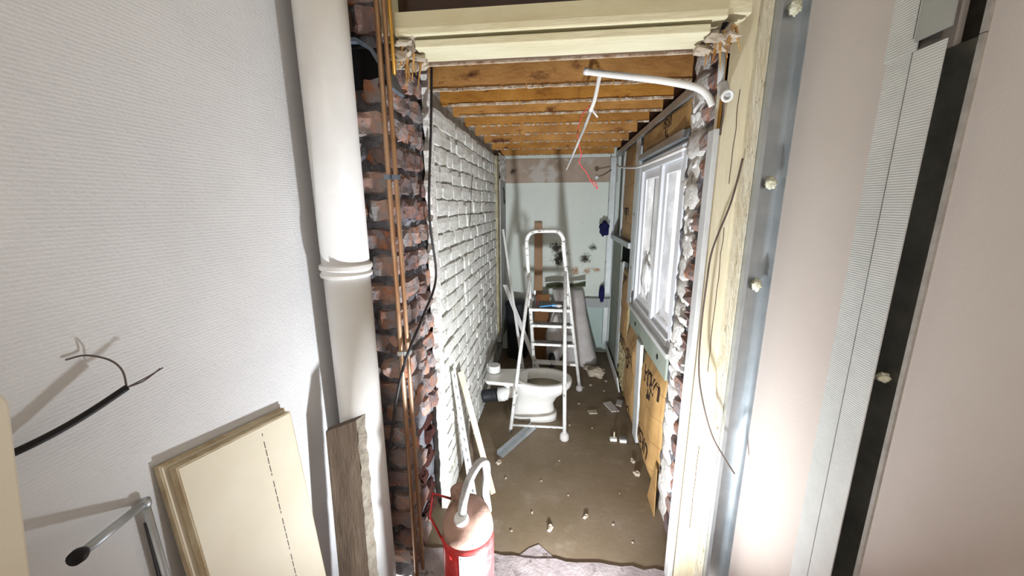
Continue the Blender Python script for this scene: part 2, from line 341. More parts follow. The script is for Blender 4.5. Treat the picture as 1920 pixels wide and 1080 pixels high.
# left pier: front face y=1.345, reveal x=-.594
pl = struct('wall_pier_left', MB().box((-.95,1.40,-.05),(-.655,1.80,2.62)), Mt['mortar'], 'exposed old brick pier behind the copper pipes', 'wall')
lumpy('mortar_bed', lambda u, v: (-.83+u*.225, 1.372, -.05+v*2.6), 16, 130, Mt['mortar'], pl, (0,-1,0), .022, 16)
lumpy('mortar_bed', lambda u, v: (-.622-(.045 if v < .25 and u > .3 else 0), 1.36+u*.44, -.05+v*2.6), 26, 130, Mt['mortar'], pl, (1,0,0), .022, 16)
z = .02; k = 0
while z < 2.45:
    h = .098; c = z+h/2+rnd.uniform(-.006,.006)
    void = 2.05 < c < 2.19
    # front face, end of the pier
    if not void:
        cuts = [-.83,-.70,-.592] if k % 2 else [-.83,-.76,-.592]
        for a, b in zip(cuts, cuts[1:]):
            me = rnd.choice(RAW+RAW+DARK); place('brick', me, pl, ((a+b)/2, 1.392+rnd.uniform(-.008,.014), c), (b-a-.012, .09, h-.016), .05)
    # reveal
    cuts = [1.352,1.47,1.60,1.735] if k % 2 else [1.352,1.43,1.56,1.66,1.745]
    for i, (a, b) in enumerate(zip(cuts, cuts[1:])):
        if rnd.random() < .10 and not (k % 2): continue
        if void and i == 0: continue
        me = rnd.choice(RAW+DARK) if c > 1.3 else rnd.choice(RAW+RAW+DARK)
        shade_recess = c < .66 and a > 1.455
        if shade_recess: me = rnd.choice(REDB)  # set-back dark red bricks in place of a shadow behind the extinguisher
        place('brick', me, pl, (-.640-(.035 if shade_recess else 0)+rnd.uniform(-.008,.012), (a+b)/2, c+rnd.uniform(-.006,.006)), (.09, b-a-.014, h-.02), .05)
    z += h+.006; k += 1
# white painted brick wall of the toilet room
wt = struct('wall_toilet_left', MB().box((-.80,1.80,-.05),(-.60,4.2,2.40)), Mt['wmortar'], 'white painted brick wall on the left of the toilet room', 'wall')
lumpy('painted_joints', lambda u, v: (-.582, 1.74+u*1.88, -.02+v*2.13), 90, 90, Mt['wmortar'], wt, (1,0,0), .004, 20)
nz = 25; hh = 2.10/nz
for k in range(nz):
    y = 1.80-(.11 if k % 2 else 0); c = (k+.5)*hh
    while y < 3.60:
        w = .205 if rnd.random() < .8 else .1; a, b = max(y, 1.80), min(y+w, 3.60)
        if b-a > .03:
            red = (b > 3.08 and c < .36 and (3.6-a) < .62-c*.8)
            me = rnd.choice(REDB) if red else rnd.choice(WHT)
            place('brick', me, wt, (-.596+rnd.uniform(-.003,.004)-(.03 if red else 0), (a+b)/2, c+rnd.uniform(-.004,.004)), (.05, b-a-.004, hh-.004), .022)
        y += w
# smooth ragged plaster return at the near edge of the white wall
mb = MB(); N_ = 90; A = []; B = []
for i in range(N_+1):
    zz = -.02+i*2.36/N_; A.append((-.573, 1.725+.012*noise.noise(Vector((0,3,zz*9)))+rnd.uniform(-.012,.012)+(.02 if zz > 1.9 else 0), zz)); B.append((-.570, 1.785+.03*noise.noise(Vector((5,3,zz*8))), zz))
mb.prism(A+B[::-1], (-.03,0,0)); part('plaster_return', mb, Mt['wplaster'], wt)
# far plaster jamb and grey board up to the back corner
mb = MB(); A = []; B = []
for i in range(41):
    zz = .36+i*1.74/40; A.append((-.556, 3.585+rnd.uniform(-.01,.01), zz)); B.append((-.556, 3.70+rnd.uniform(-.014,.014), zz))
mb.prism(A+B[::-1], (-.04,0,0)); part('plaster_jamb', mb, mat('yellowed_plaster', C(196,188,160), C(150,140,110), scale=14, rough=.9, bump=1, bscale=40), wt)
part('grey_panel', MB().box((-.60,3.70,.25),(-.552,4.15,1.90)), Mt['greyb'], wt)
part('panel_edge', MB().box((-.60,3.70,.40),(-.545,3.712,1.90)), Mt['wplaster'], wt)
part('hook', MB().tube([(-.548,3.90,1.83),(-.535,3.90,1.80),(-.535,3.90,1.70),(-.535,3.93,1.67),(-.535,3.955,1.71)], .006, 8, 4), Mt['cable'], wt)
part('hanging_string', MB().tube([(-.565,2.58,1.86),(-.563,2.50,1.72),(-.563,2.47,1.60),(-.563,2.43,1.52)], .0022, 6, 4), Mt['cable'], wt)
lumpy('torn_plaster', lambda u, v: (-.550, 3.70+u*.43, 1.90+v*.24), 14, 10, Mt['wplaster'], wt, (1,0,0), .02, 18)
# back wall
wb = struct('wall_toilet_back', MB().box((-.80,YB,-.05),(.80,YB+.1,2.40)), Mt['backw'], 'pale green back wall stained with black mould', 'wall')
part('bare_band', MB().box((-.56,YB-.008,1.885),(.62,YB+.01,2.13)), Mt['band'], wb)
part('pipe_boxing', MB().box((.30,YB-.07,.55),(.60,YB,.65)), Mt['greyb'], wb)
part('lower_panel', MB().box((.30,YB-.012,.02),(.60,YB,.55)), mat('mint_panel', C(190,208,202), C(180,198,192), scale=3, rough=.7), wb)
# right pier
pr = struct('wall_pier_right', MB().box((.66,1.47,-.05),(1.25,1.93,2.62)), Mt['mortar'], 'broken brick and white plaster reveal beside the door jamb', 'wall')
lumpy('mortar_bed', lambda u, v: (.612, 1.478+u*.47, -.05+v*2.5), 26, 130, Mt['mortar'], pr, (-1,0,0), .018, 16)
z = .0; k = 0
while z < 2.3:
    h = .105; c = z+h/2; s = 1.755+rnd.uniform(-.03,.025); e = 1.90+rnd.uniform(-.015,.02)
    place('brick', rnd.choice(RAW+RAW+DARK), pr, (.632+rnd.uniform(-.010,.006), (1.484+s)/2, c), (.09, s-1.484, h-.022), .04)
    place('brick', rnd.choice(LMP), pr, (.640+rnd.uniform(-.008,.006), (s+e)/2, c+rnd.uniform(-.004,.004)), (.09, e-s+.02, h+.022), .04)
    z += h+.004; k += 1
for i in range(24):
    zz = rnd.uniform(.05,2.2); place('plaster_lump', rnd.choice(LMP), pr, (.598+rnd.uniform(-.004,.006), rnd.uniform(1.75,1.89), zz), (.016, rnd.uniform(.03,.07), rnd.uniform(.025,.06)), .6)
# right shell behind the studs with the window opening
sh = MB()
for a, b in (((.72,1.80,-.05),(.84,2.0,2.40)), ((.72,2.97,-.05),(.84,4.2,2.40)), ((.72,2.0,-.05),(.84,2.97,.86)), ((.72,2.0,1.95),(.84,2.97,2.40))): sh.box(a, b)
wr = struct('wall_toilet_right', sh, Mt['greyb'], 'stud framed right wall of the toilet room around the window', 'wall')
# ceiling: joists and deck
ce = struct('ceiling', MB().box((-.80,1.40,2.37),(.84,4.25,2.44)), Mt['deck'], 'open ceiling of amber timber joists under dark boards', 'ceiling')
YJ = [1.76,2.014,2.256,2.537,2.86,3.203,3.578,4.0]
for i, y in enumerate(YJ):
    xr = .545+rnd.uniform(-.01,.01)
    j = part('joist', MB().box((-.60,y,2.152),(xr,y+.022,2.37)), Mt['joist'], ce)
    mb = MB(); x = -.56
    while x < xr-.02:
        w = rnd.uniform(.012,.05); mb.box((x,y-.004,2.1475-rnd.uniform(0,.003)),(min(x+w,xr),y+.010,2.1535+rnd.uniform(0,.003))); x += w+(rnd.uniform(.004,.03) if i > 2 else rnd.uniform(-.004,.006))
    e = part('plaster_edge', mb, Mt['laths'], j); e['kind'] = 'stuff'
part('header', MB().box((-.60,1.475,2.168),(.60,1.500,2.37)), mat('grey_brown_header', C(126,102,84), C(96,76,62), scale=5, rough=.85, stretch=(1,3,3)), ce)
part('header_batten', MB().box((-.60,1.502,2.162),(.57,1.514,2.19)), Mt['laths'], ce)
part('joist_end_board', MB().box((.60,1.8,2.20),(.74,4.15,2.37)), Mt['deck'], ce)
# transom frame over the doorway
tr = struct('window_2', MB().box((-.60,1.36,2.215),(.575,1.45,2.280)), Mt['creamx'], 'old cream transom frame over the doorway', 'transom', bevel=.004)
part('drip_rail', MB().box((-.545,1.338,2.198),(.50,1.46,2.226)), Mt['creamx'], tr, bevel=.005)
part('bottom_rail', MB().box((-.48,1.345,2.162),(.455,1.47,2.188)), Mt['creamx'], tr, bevel=.004)
part('stile', MB().box((-.60,1.36,2.275),(-.55,1.45,2.62)), Mt['creamx'], tr)
part('stile', MB().box((.42,1.36,2.275),(.575,1.45,2.62)), Mt['creamx'], tr)
part('top_rail', MB().box((-.55,1.36,2.57),(.42,1.45,2.62)), Mt['creamx'], tr)
part('pane', MB().box((-.55,1.40,2.275),(.42,1.405,2.57)), Mt['darkglass'], tr)
for sx in (-1, 1):
    x0 = -.525 if sx < 0 else .50
    for i in range(16):
        place('torn_wood', rnd.choice([CRUMB[0], CRUMB[1]]) if i % 3 else LMP[0], tr, (x0+rnd.uniform(-.05,.04), 1.40+rnd.uniform(-.05,.05), 2.165+rnd.uniform(-.03,.04)), (rnd.uniform(.02,.06), rnd.uniform(.02,.04), rnd.uniform(.01,.03)), .5).data = rnd.choice([CRUMB[2], CRUMB[3]])
    mb = MB()
    for i in range(14):
        a = Vector((x0+rnd.uniform(-.03,.05), 1.38+rnd.uniform(-.03,.05), 2.16+rnd.uniform(-.02,.03))); mb.tube([a, a+Vector((rnd.uniform(-.02,.02),0,rnd.uniform(-.10,-.03)))], .003, 5, rs=[.005,.0015])
    part('splinters', mb, Mt['fibre'], tr)['kind'] = 'stuff'
# door jamb on the right
dj = struct('door_1', MB().box((.538,1.425,-.03),(.626,1.475,2.62)), Mt['cream'], 'old cream painted door jamb with cracks', 'door frame', bevel=.003)
part('inner_edge', MB().box((.520,1.415,-.03),(.539,1.47,1.90)), Mt['paledge'], dj, bevel=.003)
mb = MB(); A = []; B = []
for i in range(60):
    zz = -.03+i*2.65/59; A.append((.620+.004*noise.noise(Vector((1,1,zz*12)))+rnd.uniform(-.002,.002), 1.40, zz)); B.append((.654, 1.40, zz))
mb.prism(A+B[::-1], (0,.04,0)); part('moulding', mb, Mt['flake'], dj)
for zz, hgt in ((1.02,.55),(.3,.4),(1.72,.3)):
    mb = MB(); p = [(.590+.004*noise.noise(Vector((9,1,(zz+i*hgt/12)*14))), 1.4235, zz+i*hgt/12) for i in range(13)]; mb.tube(p, .0010, 5); part('crack', mb, Mt['deck'], dj)
# plasterboard partition on the right
wp = struct('wall_right', MB().box((.752,.90,-.05),(.7645,1.46,2.62)), Mt['gyp'], 'pinkish plasterboard panel between the two steel studs', 'wall')
struct('wall_right_near', MB().box((.750,-1.6,-.05),(.7625,.845,2.62)), Mt['gyp'], 'pinkish plasterboard sheet beyond the open channel stud', 'wall')
struct('wall_right_outer', MB().box((.83,-1.6,-.05),(.86,1.47,2.62)), Mt['gypedge'], 'dark back of the far side plasterboard behind the studs', 'wall')
# ================================================================ WINDOW in the right wall
wn = tag(bpy.data.objects.new('window_1', None), 'white two sash window with dusty panes above the insulation', 'window', kind='structure'); COL.objects.link(wn); wn.location = (.66,2.48,.88)
fr = MB()
for a, b in (((.618,1.99,.88),(.70,2.04,1.94)), ((.61,2.92,.88),(.70,2.97,1.94)), ((.61,2.04,.88),(.70,2.92,.93)), ((.61,2.04,1.88),(.70,2.92,1.94))): fr.box(a, b)
part('frame', fr, Mt['upvc'], wn, bevel=.004)
part('mullion', MB().box((.612,2.40,.93),(.70,2.455,1.88)), Mt['upvc'], wn, bevel=.004)
for y0, y1 in ((2.04,2.40),(2.455,2.92)):
    sb = MB(); w = .055
    for a, b in (((.628,y0,.93),(.660,y0+w,1.88)), ((.628,y1-w,.93),(.660,y1,1.88)), ((.628,y0+w,.93),(.660,y1-w,.93+w)), ((.628,y0+w,1.88-w),(.660,y1-w,1.88))): sb.box(a, b)
    s_ = part('sash', sb, Mt['upvc'], wn, bevel=.003)
    part('pane', MB().box((.640,y0+w,.93+w),(.646,y1-w,1.88-w)), Mt['glass'], s_)
part('lintel_board', MB().slab([(.61,1.98,1.94),(.61,2.99,1.94),(.66,2.99,1.985),(.66,1.98,1.985)], .01), Mt['paledge'], wn)
part('sill', MB().box((.585,1.93,.855),(.70,2.99,.885)), Mt['paledge'], wn, bevel=.004)
o = part('sill_board', MB().box((.590,1.93,.735),(.602,2.95,.86)), Mt['green'], wn)
for y in (2.72, 2.10):
    part('screw_hole', MB().lathe([(.0001,0),(.016,0),(.016,.002),(.0001,.002)], (.589,y,.80), 10, (-1,0,0)), Mt['void'], o)
# ================================================================ THINGS
# ---- stud framing of the toilet room right wall
def cstud(name, label, x0, x1, y0, y1, z0, z1, m, openy=-1, t=.002, group='steel studs of the toilet room', holes=()):
    """upright C section; web at the y side away from openy"""
    root = thing(name, ((x0+x1)/2, (y0+y1)/2, z0), label, 'stud', group)
    yw = y1 if openy < 0 else y0
    part('web', MB().box((x0,yw-(t if openy < 0 else 0),z0),(x1,yw+(0 if openy < 0 else t),z1)), m, root)
    f = part('flange', MB().box((x0,y0,z0),(x0+t,y1,z1)), m, root)
    part('flange', MB().box((x1-t,y0,z0),(x1,y1,z1)), m, root)
    for hz in holes: part('service_hole', MB().lathe([(.0001,0),(.012,0),(.012,.002),(.0001,.002)], (x0-.0005,(y0+y1)/2,hz), 12, (-1,0,0)), Mt['tread'], f)
    return root
cstud('metal_stud', 'white metal stud beside the window jamb', .597,.645,2.985,3.13,.86,2.13, Mt['steelw'], -1, holes=(1.58,1.16))
cstud('metal_stud', 'white metal stud in the far back corner', .535,.600,4.06,4.14,.70,2.13, Mt['steelw'], -1, holes=(1.05,1.7))
cstud('metal_stud', 'slim white metal stud between insulation and green board', .597,.640,3.655,3.70,1.36,2.13, Mt['steelw'], -1)
cstud('metal_stud', 'short white stud under the blue rag on the back wall', .535,.590,4.07,4.13,.12,.66, Mt['steelw'], -1)
cstud('metal_stud', 'white stud left of the mineral wool gap', .597,.645,3.42,3.54,.03,1.14, Mt['steelw'], -1)
def rail(label, a, b): return tag(part('metal_rail', MB().box(a, b), Mt['steel'], base=((a[0]+b[0])/2,(a[1]+b[1])/2,a[2])), label, 'rail', 'steel rails of the toilet room')
rail('long steel rail under the joists along the right wall', (.590,1.82,2.135),(.650,4.13,2.175))
rail('steel rail above the window under printed insulation', (.585,1.98,1.965),(.650,2.98,2.000))
rail('steel cross rail below the blue rag', (.580,3.13,1.305),(.640,4.13,1.35))
# green boards
def gb(label, a, b, m='green'): return tag(part('plasterboard_offcut', MB().box(a, b), Mt[m], base=((a[0]+b[0])/2,(a[1]+b[1])/2,a[2])), label, 'plasterboard', 'green boards on the right wall')
gb('pale green board above the steel cross rail', (.645,3.70,1.355),(.658,4.12,2.13))
gb('pale green board just below the steel cross rail', (.600,3.56,.72),(.612,4.055,1.30))
gb('pale green board near the floor behind the white strip', (.602,3.56,.05),(.614,4.055,.712))
tag(part('floor_strip', MB().slab([(.60,4.04,.02),(.60,3.20,.0),(.575,3.20,.14),(.575,4.04,.15)], .012), Mt['white'], base=(.59,3.6,0)), 'white strip on edge at the foot of the green board', 'strip')
# insulation batts
def bear(mb, y, zc, sz, surf):
    pts = [(-.9,-.9),(-.5,-.9),(-.4,-.2),(.2,-.2),(.3,-.9),(.75,-.9),(.8,.1),(1.1,.5),(.9,.9),(.5,.85),(.2,.55),(-.5,.6),(-.85,.3)]
    mb.prism([(surf(y+a*sz, zc-b*sz)-.002, y+a*sz, zc-b*sz) for a, b in pts], (-.0008,0,0))
def text_mesh(parent, txt, y, zc, size, surf):
    cu = bpy.data.curves.new('t', 'FONT'); cu.body = txt; cu.size = size; cu.extrude = .0004; cu.offset = size*.018; cu.resolution_u = 4
    cu.align_x = 'CENTER'; cu.align_y = 'CENTER'; to = bpy.data.objects.new('t', cu); COL.objects.link(to)
    dg = bpy.context.evaluated_depsgraph_get(); me = bpy.data.meshes.new_from_object(to.evaluated_get(dg)); bpy.data.objects.remove(to)
    me.materials.clear(); me.materials.append(Mt['print']); me.name = 'printed_word'; off = offset(parent)
    for v in me.vertices:
        yy, zz = y+v.co.x, zc-v.co.y; v.co = Vector((surf(yy, zz)-.0022-v.co.z, yy, zz))-off
    o = bpy.data.objects.new('printed_word', me); COL.objects.link(o); o.parent = parent; return o
def batt(label, y0, y1, z0, z1, x=.600, puff=.03, words=(), seed=0, ragged=.0):
    root = thing('insulation_batt', (x+.03,(y0+y1)/2,z0), label, 'insulation', 'kraft faced insulation batts')
    def f(u, v):
        e = min(1, 6*min(u,1-u))*min(1, 6*min(v,1-v)); p = Vector((u*(y1-y0)*5+seed, v*(z1-z0)*5, seed*2.1))
        return (x+.012-puff*e*(.8+.3*noise.noise(p))-.006*noise.noise(p*3), y0+u*(y1-y0), z0+v*(z1-z0))
    part('kraft_facing', MB().sheet(f, 22, 28), Mt['kraft'], root, smooth=True, thick=.002)
    part('wool_core', MB().box((x+.014,y0+.005,z0+.005),(x+.085,y1-.005,z1-.005)), Mt['wool'], root)
    surf = lambda yy, zz: f((yy-y0)/(y1-y0), (zz-z0)/(z1-z0))[0]
    for wy, wz, sz in words:
        text_mesh(root, 'URSA', wy, wz, sz, surf); mb = MB(); bear(mb, wy+.01, wz-sz*.75, sz*.3, surf); part('printed_bear', mb, Mt['print'], root)
    return root
batt('tall kraft insulation batt below the window next to the broken plaster', 1.95,2.44,.0,.735, puff=.05, words=((2.15,.62,.13),(2.20,.20,.12)), seed=1)
batt('tall kraft insulation batt below the window next to the wool gap', 2.56,3.02,.0,.735, puff=.05, words=((2.80,.52,.12),(2.78,.12,.11)), seed=2)
batt('wide kraft insulation strip above the window', 1.96,2.97,2.012,2.133, puff=.022, words=((2.28,2.090,.075),), seed=3)
batt('narrow kraft insulation above the cross rail', 3.15,3.65,1.36,2.132, puff=.02, words=((3.38,1.60,.09),), seed=4)
batt('narrow kraft insulation below the cross rail', 3.13,3.42,.42,1.10, puff=.02, words=((3.28,1.04,.06),(3.25,.50,.08)), seed=5)
wg = MB().sheet(lambda u, v: (.612+.02*noise.noise(Vector((u*9,v*14,2))), 3.04+u*.37, .05+v*.36), 18, 24)
tag(part('loose_wool', wg, Mt['wool'], base=(.61,3.2,.05), thick=.012), 'ragged mineral wool spilling beside the lower batt', 'insulation')
tag(part('plastic_strip', MB().slab([(.585,2.44,.01),(.585,2.56,.01),(.572,2.56,.74),(.572,2.44,.74)], .02), Mt['steelw'], base=(.585,2.5,0)), 'white upright strip between two kraft batts', 'strip')
tag(part('kraft_scrap', MB().slab([(.556,1.80,.0),(.556,1.95,.0),(.585,1.95,.22),(.583,1.91,.21)], .004), Mt['kraft'], base=(.55,1.85,0)), 'torn brown kraft paper scrap standing at the reveal foot', 'paper')
# blue rags
def blob(name, c, r, m, label, cat, sc=(1,1,1), seed=0, amp=.35, freq=2.2, group=None, sub=3):
    mb = MB(); prof = 12; seg = 18; rings = []
    for i in range(prof+1):
        t = math.pi*i/prof; ring = []
        for k in range(seg):
            a = 2*math.pi*k/seg; d = Vector((math.sin(t)*math.cos(a), math.sin(t)*math.sin(a), -math.cos(t)))
            rr = r*(1+amp*noise.noise(d*freq+Vector((seed,seed*.7,0)))+amp*.4*noise.noise(d*freq*2.6+Vector((0,seed,3)))); d = d*max(rr,.001) if 0 < i < prof else d*r
            ring.append(Vector(c)+Vector((d.x*sc[0], d.y*sc[1], d.z*sc[2])))
        rings.append(ring)
    mb.loft(rings); return tag(part(name, mb, m, base=(c[0],c[1],c[2]-r*sc[2]), smooth=True), label, cat, group)
blob('rag', (.494,4.03,1.415), .065, Mt['blue'], 'navy blue rag bunched on the cross rail in the back corner', 'rag', (.75,.7,1.1), 3, .5)
blob('rag', (.506,4.07,.71), .05, Mt['blue'], 'navy blue rag hanging by the grey pipe boxing', 'rag', (.6,.6,1.7), 8, .5)
blob('white_cloth', (.600,2.55,1.20), .085, Mt['white'], 'white crumpled cloth hung on the window sash', 'cloth', (.30,.9,1.5), 5, .55)
# ---- drain pipe
PX, PY, PR = -.713, 1.2, .0765
pp = thing('drain_pipe', (PX,PY,-.03), 'thick white plastic drain pipe in the corner by the papered wall', 'pipe')
part('upper_pipe', MB().lathe([(PR,1.46),(PR,2.62)], (PX,PY,0), 40), Mt['pvc'], pp, smooth=True)
part('lower_pipe', MB().lathe([(PR-.002,-.03),(PR-.002,1.435)], (PX,PY,0), 40), Mt['pvc'], pp, smooth=True)
part('socket_collar', MB().lathe([(PR-.003,1.415),(PR+.006,1.418),(PR+.008,1.428),(PR+.003,1.434),(PR+.003,1.440),(PR+.009,1.446),(PR+.008,1.458),(PR-.003,1.464)], (PX,PY,0), 40), Mt['pvc'], pp)
# ---- copper pipes
def cop(label, x, y, r, z0, z1, m, dx=0):
    return tag(part('copper_pipe', MB().tube([(x+dx,y,z0),(x+dx*.5,y,(z0+z1)/2),(x,y,z1)], r, 12), Mt[m], base=(x,y,z0), smooth=True), label, 'pipe', 'copper pipes on the brick pier')
c1 = cop('copper pipe on the brick pier nearest the drain pipe', -.590,1.318,.0095,.02,2.62,'copper',-.003)
c2 = cop('copper pipe on the brick pier nearest the toilet room', -.568,1.322,.0085,.06,2.62,'copper',.004)
tag(part('copper_pipe', MB().tube([(-.548,1.325,2.08),(-.553,1.325,2.62)], .0065, 10), Mt['brass'], base=(-.548,1.325,2.08), smooth=True), 'short yellow pipe stub at the top of the brick pier', 'pipe')
for zc in (1.75,1.09):
    for cp, xa, ya in ((c1,-.6025,1.3065),(c2,-.5775,1.3115)):
        part('pipe_clip', MB().box((xa,ya,zc-.008),(xa+.0215,ya+.026,zc+.008)), Mt['membrane' if zc > 1.5 else 'steelw'], cp)
# lead sheet over the void
part('void_shade', MB().box((-.80,1.357,2.05),(-.60,1.37,2.175)), Mt['void'], pl)  # black plate painting the dark of the missing-brick gap
mb = MB(); arc = [(-.80,2.19),(-.74,2.200),(-.68,2.196),(-.63,2.165),(-.59,2.10),(-.565,2.04)]
mb.sheet(lambda u, v: ((lambda t: (lambda i, w: (arc[i][0]*(1-w)+arc[min(i+1,5)][0]*w, 1.335+v*.10, arc[i][1]*(1-w)+arc[min(i+1,5)][1]*w))(min(int(t),4), t-min(int(t),4)))(u*5)), 20, 3)
part('lead_sheet', mb, Mt['membrane'], pl, thick=.012)
# ---- dark cables on the left pier
cb = MB().tube([(-.548,1.74,2.28),(-.552,1.70,2.0),(-.553,1.62,1.62),(-.55,1.66,1.33),(-.545,1.45,1.20),(-.548,1.303,1.12),(-.59,1.296,1.0),(-.635,1.30,.82),(-.67,1.29,.62),(-.70,1.28,.45),(-.735,1.282,.29),(-.75,1.28,.05)], .0055, 8, 8)
tag(part('black_cable', cb, Mt['cable'], base=(-.6,1.4,.05), smooth=True), 'dark cable running down the plaster edge and across the pier', 'cable')
# ---- conduit with dangling cable
cd = thing('conduit', (.30,1.6,2.0), 'white conduit sticking out of the right pier below the joists', 'conduit')
part('horizontal_tube', MB().tube([(.537,1.50,1.99),(.520,1.503,2.022),(.485,1.51,2.052),(.40,1.54,2.083),(.30,1.58,2.113),(.19,1.63,2.145),(.105,1.66,2.168)], .0125, 12, 6), Mt['white'], cd, smooth=True)
part('tube_tip', MB().lathe([(.0001,0),(.0138,0),(.0138,.018),(.0001,.018)], (.098,1.662,2.170), 12, (.93,-.3,-.24)), Mt['white'], cd, smooth=True)
part('hanging_tube', MB().tube([(.157,1.645,2.150),(.149,1.655,2.10),(.141,1.665,2.06),(.128,1.68,2.025)], .008, 10, 4), Mt['white'], cd, smooth=True)
part('hanging_cable', MB().tube([(.130,1.68,2.03),(.115,1.69,1.985),(.08,1.70,1.90),(.055,1.71,1.84),(.038,1.71,1.80)], .005, 8, 6, rs=[.007,.006,.005,.004,.002]), Mt['hose'], cd, smooth=True)
part('cable_tail', MB().tube([(.135,1.675,2.04),(.142,1.67,2.02),(.158,1.67,2.0)], .004, 8, 4), Mt['white'], cd, smooth=True)
part('red_core', MB().tube([(.128,1.685,2.05),(.10,1.70,2.02),(.082,1.72,1.96),(.09,1.75,1.91),(.105,1.80,1.87),(.10,1.86,1.845),(.14,1.90,1.80),(.16,1.94,1.77),(.185,1.97,1.745),(.20,1.97,1.73),(.19,1.96,1.755),(.165,1.96,1.775)], .0022, 6, 8), Mt['redwire'], cd, smooth=True)
# grey conduit run at the jamb head
gc = thing('wall_conduit', (.525,1.42,1.90), 'grey conduit and socket beside the door jamb head', 'conduit')
part('tube', MB().tube([(.520,1.42,2.62),(.522,1.42,2.2)], .010, 12), Mt['cable'], gc, smooth=True)
part('coupling', MB().lathe([(.010,0),(.014,.006),(.014,.055),(.010,.065)], (.522,1.42,2.13), 14), Mt['greyb'], gc, smooth=True)
part('lower_tube', MB().tube([(.522,1.42,2.14),(.527,1.42,2.03)], .0105, 12), Mt['greyb'], gc, smooth=True)
part('yellow_strip', MB().box((.536,1.425,1.88),(.548,1.44,2.5)), Mt['brass'], gc)
part('elbow', MB().tube([(.533,1.42,2.035),(.534,1.40,2.005),(.534,1.375,1.99)], .017, 14, 4), Mt['hose'], gc, smooth=True)
part('elbow_mouth', MB().lathe([(.019,0),(.019,.008),(.011,.008),(.011,.001)], (.534,1.378,1.991), 14, (0,-1,-.4)), Mt['white'], gc, smooth=True)
part('wire', MB().tube([(.535,1.40,1.985),(.541,1.41,1.94),(.539,1.412,1.88)], .003, 6, 4), Mt['gcable'], gc)
# thin wire across the jamb
tag(part('loose_wire', MB().tube([(.612,1.395,1.80),(.59,1.39,1.66),(.545,1.385,1.50),(.535,1.38,1.38),(.533,1.38,1.2),(.54,1.375,1.04),(.562,1.36,.92),(.60,1.345,.80),(.645,1.33,.72),(.685,1.32,.66)], .0032, 8, 8), Mt['gcable'], base=(.6,1.37,.66), smooth=True), 'thin grey wire curving across the cream jamb and steel stud', 'wire')
# white clip at the pier
wc = thing('plastic_clip', (.56,1.50,.94), 'white plastic clip sticking out of the right brick reveal', 'clip')
part('arm', MB().bar((.59,1.66,.955),(.520,1.475,.99), .022, .006), Mt['white'], wc)
part('arm', MB().bar((.59,1.66,.985),(.520,1.475,1.02), .022, .006), Mt['white'], wc)
part('arm_end', MB().bar((.592,1.668,.952),(.592,1.668,.990), .022, .008, up=(0,1,0)), Mt['white'], wc)
tag(part('white_cable', MB().tube([(.585,3.98,2.045),(.575,3.90,2.02),(.565,3.62,1.985),(.56,3.2,1.94),(.56,2.82,1.91),(.56,2.32,1.90),(.58,1.90,1.905)], .009, 8, 8), Mt['white'], base=(.57,2.9,1.9), smooth=True), 'white cable strung along above the window', 'cable')
gw = tag(part('grey_wire', MB().tube([(.40,3.98,1.93),(.46,4.0,1.95),(.54,4.06,2.0)], .005, 8, 5), Mt['gcable'], base=(.46,4,1.93), smooth=True), 'short grey wire at the back corner stud', 'wire')
part('connector', MB().lathe([(.0001,-.02),(.018,-.014),(.022,0),(.018,.014),(.0001,.02)], (.39,3.97,1.925), 12, (.7,.3,.3)), Mt['white'], gw, smooth=True)
# ---- right partition studs
s1 = thing('metal_stud', (.72,1.41,-.03), 'bluish steel channel stud against the cream door jamb', 'stud', 'partition studs')
part('web', MB().box((.656,1.428,-.03),(.752,1.430,2.62)), Mt['steel'], s1)
part('flange', MB().box((.655,1.375,-.03),(.6575,1.430,2.62)), Mt['steel'], s1)
part('flange', MB().box((.7495,1.385,-.03),(.752,1.430,2.62)), Mt['steel'], s1)
part('lip', MB().box((.6575,1.375,-.03),(.668,1.377,2.62)), Mt['steel'], s1)
for zz, lt in ((2.24,'white foam blob high in the channel stud by the jamb head'),(1.72,'white foam blob in the channel stud beside the clean jamb paint'),(1.37,'ragged yellowish white foam blob in the channel stud'))[:]:
    blob('foam_blob', (.712,1.402,zz), .020, Mt['foam'], lt, 'foam', (.9,.8,1.0), zz*3, .6, group='foam blobs in the channel stud')
s2 = thing('metal_stud', (.73,.92,-.03), 'wide knurled steel stud standing proud of the plasterboard', 'stud', 'partition studs')
part('web', MB().box((.705,.985,-.03),(.752,.987,1.945)), Mt['steelshade'], s2)
part('flange', MB().box((.703,.921,-.03),(.7055,.987,1.945)), Mt['knurl'], s2)
part('flange', MB().box((.7005,.853,-.03),(.703,.924,1.945)), Mt['knurl'], s2)
part('back_flange', MB().box((.7495,.845,-.03),(.752,.987,1.945)), Mt['steelshade'], s2)
part('groove_shade', MB().box((.7003,.920,-.03),(.7024,.9225,1.945)), Mt['steelshade'], s2)  # thin dark strip painting the groove's shade between the flange halves
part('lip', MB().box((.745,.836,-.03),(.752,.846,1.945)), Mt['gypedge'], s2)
part('inner_web', MB().box((.7055,.935,-.03),(.7495,.937,1.945)), Mt['steelshade'], s2)
s3 = thing('metal_stud', (.73,.92,2.02), 'upper steel stud length lapped over the knurled stud', 'stud', 'partition studs')
part('flange', MB().box((.700,.915,1.947),(.7028,.990,2.62)), Mt['knurl'], s3)
part('flange', MB().box((.6965,.845,1.962),(.6995,.918,2.62)), Mt['steel'], s3)
part('lip', MB().box((.745,.836,1.947),(.752,.846,2.62)), Mt['gypedge'], s3)
part('web', MB().box((.703,.975,1.97),(.752,.977,2.62)), Mt['steelshade'], s3)
part('inner_web', MB().box((.7,.925,1.971),(.7495,.927,2.62)), Mt['steelshade'], s3)
